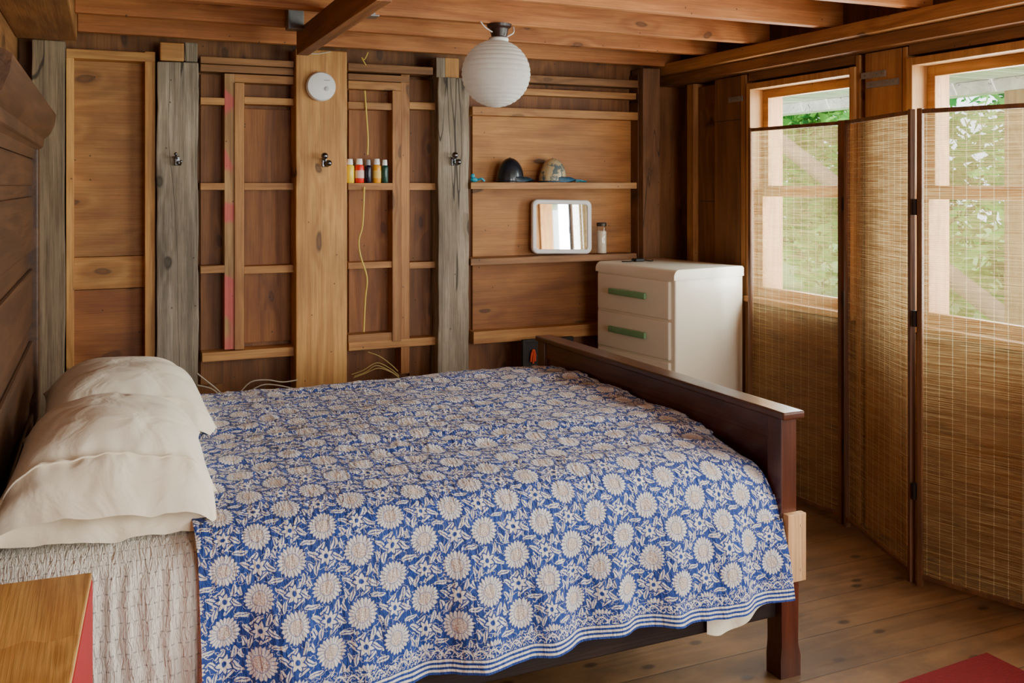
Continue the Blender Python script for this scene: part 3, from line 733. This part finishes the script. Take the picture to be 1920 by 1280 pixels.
# ---------------------------------------------------------------- caps on upper shelf
zs=WZ(1040,342,4.565)
def cap(px0,px1,hpx,mat,matr,label,seed):
    Yc=4.635; x0,x1=WX(px0,Yc),WX(px1,Yc); L=x1-x0; w=L*.43; cx=x0+w; hh=hpx*Yc/comps(px0)[1]/FPX
    e=empty('cap',(cx,Yc,zs)); tag(e,label,'cap')
    def f(a,b):
        ph=2*PI*a; th=b*PI/2
        seam=1-.015*(abs(math.cos(ph*3))**14)*math.sin(th)
        r_=math.sin(th)*seam
        front=1+.10*max(0,math.cos(ph+.6))*math.cos(th)*math.sin(th)
        p=Vector((cx,Yc,zs+.001))+Vector((w*r_*math.cos(ph)*front,.062*r_*math.sin(ph)*front,hh*math.cos(th)**.92))
        return p,(a,b)
    gridobj('crown',f,72,18,mat,e)
    def vf(a,b):
        an=-.6+(a-.5)*2.2
        base=Vector((cx+w*.97*math.cos(an),Yc+.060*math.sin(an),zs+hh*.24))
        ext=(.054*(1-(2*a-1)**2)**.5)*b
        p=base+Vector((math.cos(-.35),math.sin(-.35)*.55,0))*ext*1.25
        p.z+=.008*b*(1-(2*a-1)**2)-hh*.20*b*b-.012*(2*a-1)**2*b
        p.z=max(p.z,zs+.002)
        return p,(a,b)
    gridobj('visor',vf,28,10,matr,e)
    q=MB(); q.ball((cx,Yc,zs+hh+.001),.005,1,1,.6,10); q.build('button',matr,e,smooth=True)
    q=MB(); q.tube([(cx+w*1.01*math.cos(k/20*2*PI),Yc+.0625*math.sin(k/20*2*PI),zs+.006) for k in range(21)],.004,6,1); q.build('band',matr,e,smooth=True)
    return e
def iri(name,a,b,sc_=22,coat=.1,ro=.5,e0=.4,e1=.6):
    t=NT(name); n=t.noise(t.coord(),sc_,3,.5,1.0); t.pr(t.mix(t.ss(n,e0,e1),srgb(a),srgb(b)),ro,.0,Coat_Weight=coat); return t.m
TEAL=plain('teal_plastic',(30,120,140),.35)
cap(932,988,46,iri('navy_cloth',(12,15,24),(18,28,40),22,.4,.35),iri('navy_visor',(14,22,34),(20,56,72),22,.4,.35),'near-black navy cap resting on the upper shelf',1)
cap(1012,1068,45,iri('patterned_cloth',(90,104,104),(196,172,128),34,.2,.45,.40,.52),iri('blue_visor',(34,66,86),(36,90,120),22,.2),'tan and blue patterned cap resting on the upper shelf',4)
q=MB(); x=WX(889,4.62); q.ball((x,4.62,zs+.014),.016,1.4,1,.85,12); q.tube([(x+.015,4.615,zs+.012),(x+.035,4.6,zs+.02),(x+.05,4.6,zs+.006)],.006); q.ball((x-.012,4.61,zs+.034),.012,1,1,1,10)
tag(q.build('turquoise_trinket',plain('turquoise',(40,160,186),.4)),'small turquoise trinket beside the grey post on the upper shelf','trinket')
q=MB(); x=WX(1082,4.6); q.tube([(x-.015,4.59,zs+.014),(x+.015,4.585,zs+.012),(x+.035,4.59,zs+.007),(x+.055,4.6,zs+.006)],.005); q.tube([(x-.01,4.6,zs+.007),(x+.015,4.595,zs+.007),(x+.045,4.605,zs+.005)],.005)
tag(q.build('blue_cord',TEAL),'short piece of teal cord right of the patterned cap','cord')
# ---------------------------------------------------------------- mirror and jar
z2=WZ(1040,480,4.565)
MC=PY(1054,424,4.62)
def rr(w,h,r,n=8):
    p=[]
    for cx,cy,a0 in ((w-r,h-r,0),(-w+r,h-r,PI/2),(-w+r,-h+r,PI),(w-r,-h+r,1.5*PI)):
        for i in range(n+1): a=a0+PI/2*i/n; p.append((cx+r*math.cos(a),cy+r*math.sin(a)))
    return p
mw,mh=.174,.150
MM=Matrix.Translation((MC.x,4.625,z2+.002))@Matrix.Rotation(math.radians(-7.5),4,'Z')@Matrix.Rotation(math.radians(-3.8),4,'X')@Matrix.Rotation(math.radians(1.2),4,'Y')@Matrix.Translation((0,0,mh+.004))
mi=empty('mirror',(MC.x,4.625,z2)); tag(mi,'small white framed mirror leaning on the lower shelf','mirror')
q=MB(MM); b_=bmesh.new()
loops=[(rr(mw,mh,.035),0.012),(rr(mw,mh,.035),-.006),(rr(mw-.006,mh-.006,.03),-.012),(rr(mw-.022,mh-.022,.02),-.010),(rr(mw-.026,mh-.026,.016),-.002)]
vl=[[b_.verts.new((p[0],y,p[1])) for p in L_] for L_,y in loops]
n=len(vl[0])
for A,B in zip(vl,vl[1:]):
    for i in range(n): b_.faces.new((A[i],A[(i+1)%n],B[(i+1)%n],B[i]))
b_.faces.new(vl[0]); bmesh.ops.recalc_face_normals(b_,faces=b_.faces[:]); q.add(b_); q.build('frame',WHP,mi,angle=50)
q=MB(MM); q.prism(rr(mw-.024,mh-.024,.016),-.003,-.0005,'Y'); q.build('mirror_glass',plain('mirror_silver',(240,242,240),.02,1.0,0.0),mi)
x=WX(1128,4.62); jar=empty('candle_jar',(x,4.62,z2)); tag(jar,'slim glass jar with pale filling and dark lid beside the mirror','jar')
t=NT('jar_glass'); a=t.n('ShaderNodeBsdfTransparent'); gl=t.n('ShaderNodeBsdfGlossy'); gl.inputs['Roughness'].default_value=.08
mx=t.n('ShaderNodeMixShader'); t.l(t.math('MULTIPLY_ADD',t.noise(t.coord(),9,1),.05,.12),mx.inputs[0]); t.l(a.outputs[0],mx.inputs[1]); t.l(gl.outputs[0],mx.inputs[2]); t.l(mx.outputs[0],t.out.inputs[0])
q=MB(); q.lathe([(0,0.0005),(.027,.0005),(.029,.004),(.029,.150),(.025,.155)],(x,4.62,z2),24); q.build('glass',t.m,jar,angle=40)
q=MB(); q.lathe([(0,.005),(.0265,.005),(.0265,.125),(.02,.13),(0,.128)],(x,4.62,z2),24); q.build('filling',plain('pale_filling',(232,218,194),.6),jar,angle=40)
q=MB(); q.lathe([(0,.155),(.027,.155),(.028,.158),(.028,.172),(.025,.176),(0,.176)],(x,4.62,z2),24); q.build('lid',plain('dark_lid',(70,60,52),.4,.5),jar,angle=40)
# ---------------------------------------------------------------- cables
YEL=plain('yellow_cable',(222,190,80),.5)
q=MB()
q.tube([PY(p,y,4.624) for p,y in ((684,170),(686,200),(690,260),(689,290))],.0042)
q.tube([PY(p,y,4.568) for p,y in ((683,350),(680,420),(673,450),(676,480),(688,520),(685,560),(682,622))],.0042)
tag(q.build('cable',YEL),'yellow electric cable hanging down the bay with the paint bottles','cable')
PYEL=plain('pale_yellow_cable',(186,160,96),.6)
q=MB()
for k in range(3):
    a=random.uniform(-8,8); b=random.uniform(-8,8)
    q.tube([PY(662+a,702+k*3,4.60),PY(684+a,694+k*3,4.59),PY(712+b,680+k*5,4.585),PY(736+b,690+k*4,4.59),PY(748,704+k*2,4.6)],.0024)
q.tube([PY(690,660,4.62),PY(712,668,4.6),PY(734,684,4.6),PY(746,696,4.6)],.0026)
tag(q.build('cable',PYEL),'tangle of pale yellow cable at the foot of the plank','cable')
q=MB(); q.tube([PY(690,98,4.565),PY(683,112,4.57),PY(678,108,4.57),PY(686,122,4.586)],.003); tag(q.build('cable',YEL),'short loop of yellow cable above the plank near the ceiling','cable')
WCB=plain('white_cable',(204,192,168),.5)
q=MB(); q.tube([PY(370,700,4.578),PY(390,716,4.57),PY(405,728,4.56),PY(418,742,4.545),PY(430,765,4.54)],.003); q.tube([PY(370,722,4.578),PY(395,728,4.56),PY(410,740,4.545),PY(420,760,4.54)],.003)
tag(q.build('cable',WCB),'pair of white cables drooping beside the alcove post above the bed','cable')
q=MB(); q.tube([PY(448,738,4.6),PY(470,716,4.59),PY(500,712,4.58),PY(530,716,4.575),PY(558,712,4.574)],.003); q.tube([PY(455,742,4.6),PY(490,722,4.59),PY(520,722,4.58),PY(557,730,4.574)],.003)
tag(q.build('cable',WCB),'white cables looping low between the alcove post and the plank','cable')
q=MB(); q.tube([PY(560,96,4.572),PY(590,101,4.572),PY(620,97,4.572)],.003); tag(q.build('cable',WCB),'white cable lying across the top of the pine plank','cable')
lb=empty('leaning_board',(WX(1035,4.5),4.5,0)); tag(lb,'dark grey board leaning behind the footboard beside the dresser','board')
x0,x1=WX(980,4.5),WX(1075,4.5); zt=WZ(1040,633,4.5)
q=MB(); q.box(x0+.015,x1-.015,4.50,4.515,.02,zt-.015); q.build('panel',plain('slate',(38,35,35),.8),lb)
q=MB(); q.box(x0,x0+.015,4.495,4.52,0,zt,bev=.002); q.box(x1-.015,x1,4.495,4.52,0,zt,bev=.002); q.box(x0+.015,x1-.015,4.495,4.52,zt-.015,zt,bev=.002); q.build('frame',plain('dark_frame',(32,27,25),.7),lb)
q=MB(); x=WX(1000,4.49); zo=zt-.055
q.tube([(x-.014,4.49,zo-.06),(x-.010,4.488,zo-.02),(x,4.488,zo),(x+.008,4.488,zo-.02),(x+.010,4.49,zo-.06)],.006); q.tube([(x-.003,4.486,zo-.07),(x+.0,4.485,zo-.03),(x+.004,4.486,zo-.008),(x+.012,4.488,zo-.03)],.005)
tag(q.build('orange_cord',plain('orange_nylon',(200,66,24),.6)),'small orange-red cord loop on the dark board behind the footboard','cord')
# ---------------------------------------------------------------- outside
t=NT('grass_ground'); n=t.noise(t.coord(),3,5); t.pr(t.mix(n,srgb((78,128,50)),srgb((136,174,88))),.95)
m=MB(); m.box(3.4,40,-25,45,-.5,-.4); tag(m.build('lawn',t.m),'green lawn outside the windows','lawn',kind='stuff')
WSO=wood((240,236,226),(228,220,208),'X',0,fib=.1,weather=.001)
pr_=empty('porch',(4.2,3,-.4)); tag(pr_,'white boarded porch roof seen outside the windows','porch')
q=MB()
for k in range(46):
    y=-3+k*.28; q.box(3.28,5.0,y,y+.262,2.14,2.16,bev=.003)
q.build('soffit',WSO,pr_)
q=MB(); q.box(4.86,5.0,-3,9.9,2.06,2.138,bev=.004); q.build('edge_beam',WSO,pr_)
q=MB(); yp=YR(1900,4.85); q.box(4.86,4.99,yp-.08,yp+.07,-.4,2.06,bev=.005); q.build('porch_post',wood((206,172,134),(188,150,112),'Z',.1),pr_)
t=NT('foliage'); n=t.noise(t.coord(),1.6,2)
c_=t.mix(t.ss(n,.35,.65),srgb((44,124,58)),srgb((142,202,92)))
df=t.n('ShaderNodeBsdfDiffuse'); t.l(c_,df.inputs[0]); tl=t.n('ShaderNodeBsdfTranslucent'); t.l(c_,tl.inputs[0])
m1=t.n('ShaderNodeMixShader'); m1.inputs[0].default_value=.5; t.l(df.outputs[0],m1.inputs[1]); t.l(tl.outputs[0],m1.inputs[2]); t.l(m1.outputs[0],t.out.inputs[0]); LEAF=t.m
BARK=plain('bark',(124,102,82),.95,0,.3,14,.5)
def tree(x,y,h,rad,label,nl=3200,ls=.11):
    e=empty('tree',(x,y,-.4)); tag(e,label,'tree','trees outside the windows')
    q=MB(); q.tube([(x,y,-.393),(x+.03,y+.01,h*.1),(x+.1,y+.05,h*.3),(x-.05,y+.1,h*.6),(x+.05,y,h*.8)],.08,10); q.build('trunk',BARK,e,smooth=True)
    vs=[];fs=[]
    cl=[(Vector((x,y,h*.52))+Vector((max(-.8,min(.8,random.gauss(0,.45)))*rad,max(-.8,min(.8,random.gauss(0,.5)))*rad,random.uniform(-.42,.5)*h)),random.uniform(.25,.5)*rad) for _ in range(28)]
    for i in range(nl):
        c,r_=random.choice(cl); d=Vector((random.gauss(0,1),random.gauss(0,1),random.gauss(0,1))).normalized()
        p=c+d*r_*random.random()**.4
        p.z=max(p.z,-.2+random.random()*.2)
        a=Vector((random.gauss(0,1),random.gauss(0,1),random.gauss(0,1))).normalized(); b=a.orthogonal().normalized()
        s=ls*random.uniform(.6,1.3); k=len(vs)
        vs+= [p-a*s,p+b*s*.45,p+a*s,p-b*s*.45]; fs.append((k,k+1,k+2,k+3))
    me=bpy.data.meshes.new('foliage'); me.from_pydata(vs,[],fs); mk('foliage',me,LEAF,e)
for i,(x,y,h,rad,lb_) in enumerate(((10.5,13.0,4.6,2.0,'bushy green tree seen through the left part of the far window'),
    (9.2,9.3,3.9,1.7,'bushy green tree seen through the right part of the far window'),
    (8.4,6.0,3.8,1.5,'leafy tree seen through the middle of the near window'),
    (12.5,6.2,4.8,1.8,'leafy tree far back behind the near window'),
    (14.5,10.4,5.5,2.0,'large pale tree far off behind the far window'),
    (14.5,15.5,6.0,2.4,'large tree standing farthest away behind the far window'))):
    tree(x,y,h,rad,lb_,4600,.12)
a=PX(1425,235,6.4); b=PX(1590,365,6.4); d=(b-a)
q=MB(); e_=b+d*((b.z+.32)/-d.z); q.tube([a-d*.3,a,b,e_],.08,12); tag(q.build('bare_tree',BARK,smooth=True),'bare leaning tree trunk outside the far window','tree trunk')
# ---------------------------------------------------------------- light
w=bpy.data.worlds.new('world'); scene.world=w; w.use_nodes=True
nt=w.node_tree; bg=nt.nodes['Background']; bg.inputs[0].default_value=(.90,.95,1.0,1); bg.inputs[1].default_value=4.6
def light(ty,name,loc,rot,e,c=(1,1,1),**k):
    L=bpy.data.lights.new(name,ty); L.energy=e; L.color=c
    for a,b in k.items(): setattr(L,a,b)
    o=bpy.data.objects.new(name,L); COL.objects.link(o); o.location=loc; o.rotation_euler=rot; return o
s=light('SUN','sun',(0,0,8),(0,0,0),7.5,(1,.95,.86),angle=.02)
s.rotation_euler=Vector((.55,-.35,-.75)).to_track_quat('-Z','Y').to_euler()
light('AREA','front_daylight',(1.8,YF-.15,1.35),(PI/2,0,0),58,(1,.965,.91),shape='RECTANGLE',size=1.75,size_y=1.45)
for k,(a,b) in enumerate(WIN):
    light('AREA','window_daylight',(XR+.16,(a+b)/2,1.45),(0,PI/2,0),52 if k<2 else 135,(.9,.96,1.0) if k<2 else (1,.985,.96),shape='RECTANGLE',size=1.05,size_y=b-a-.1)
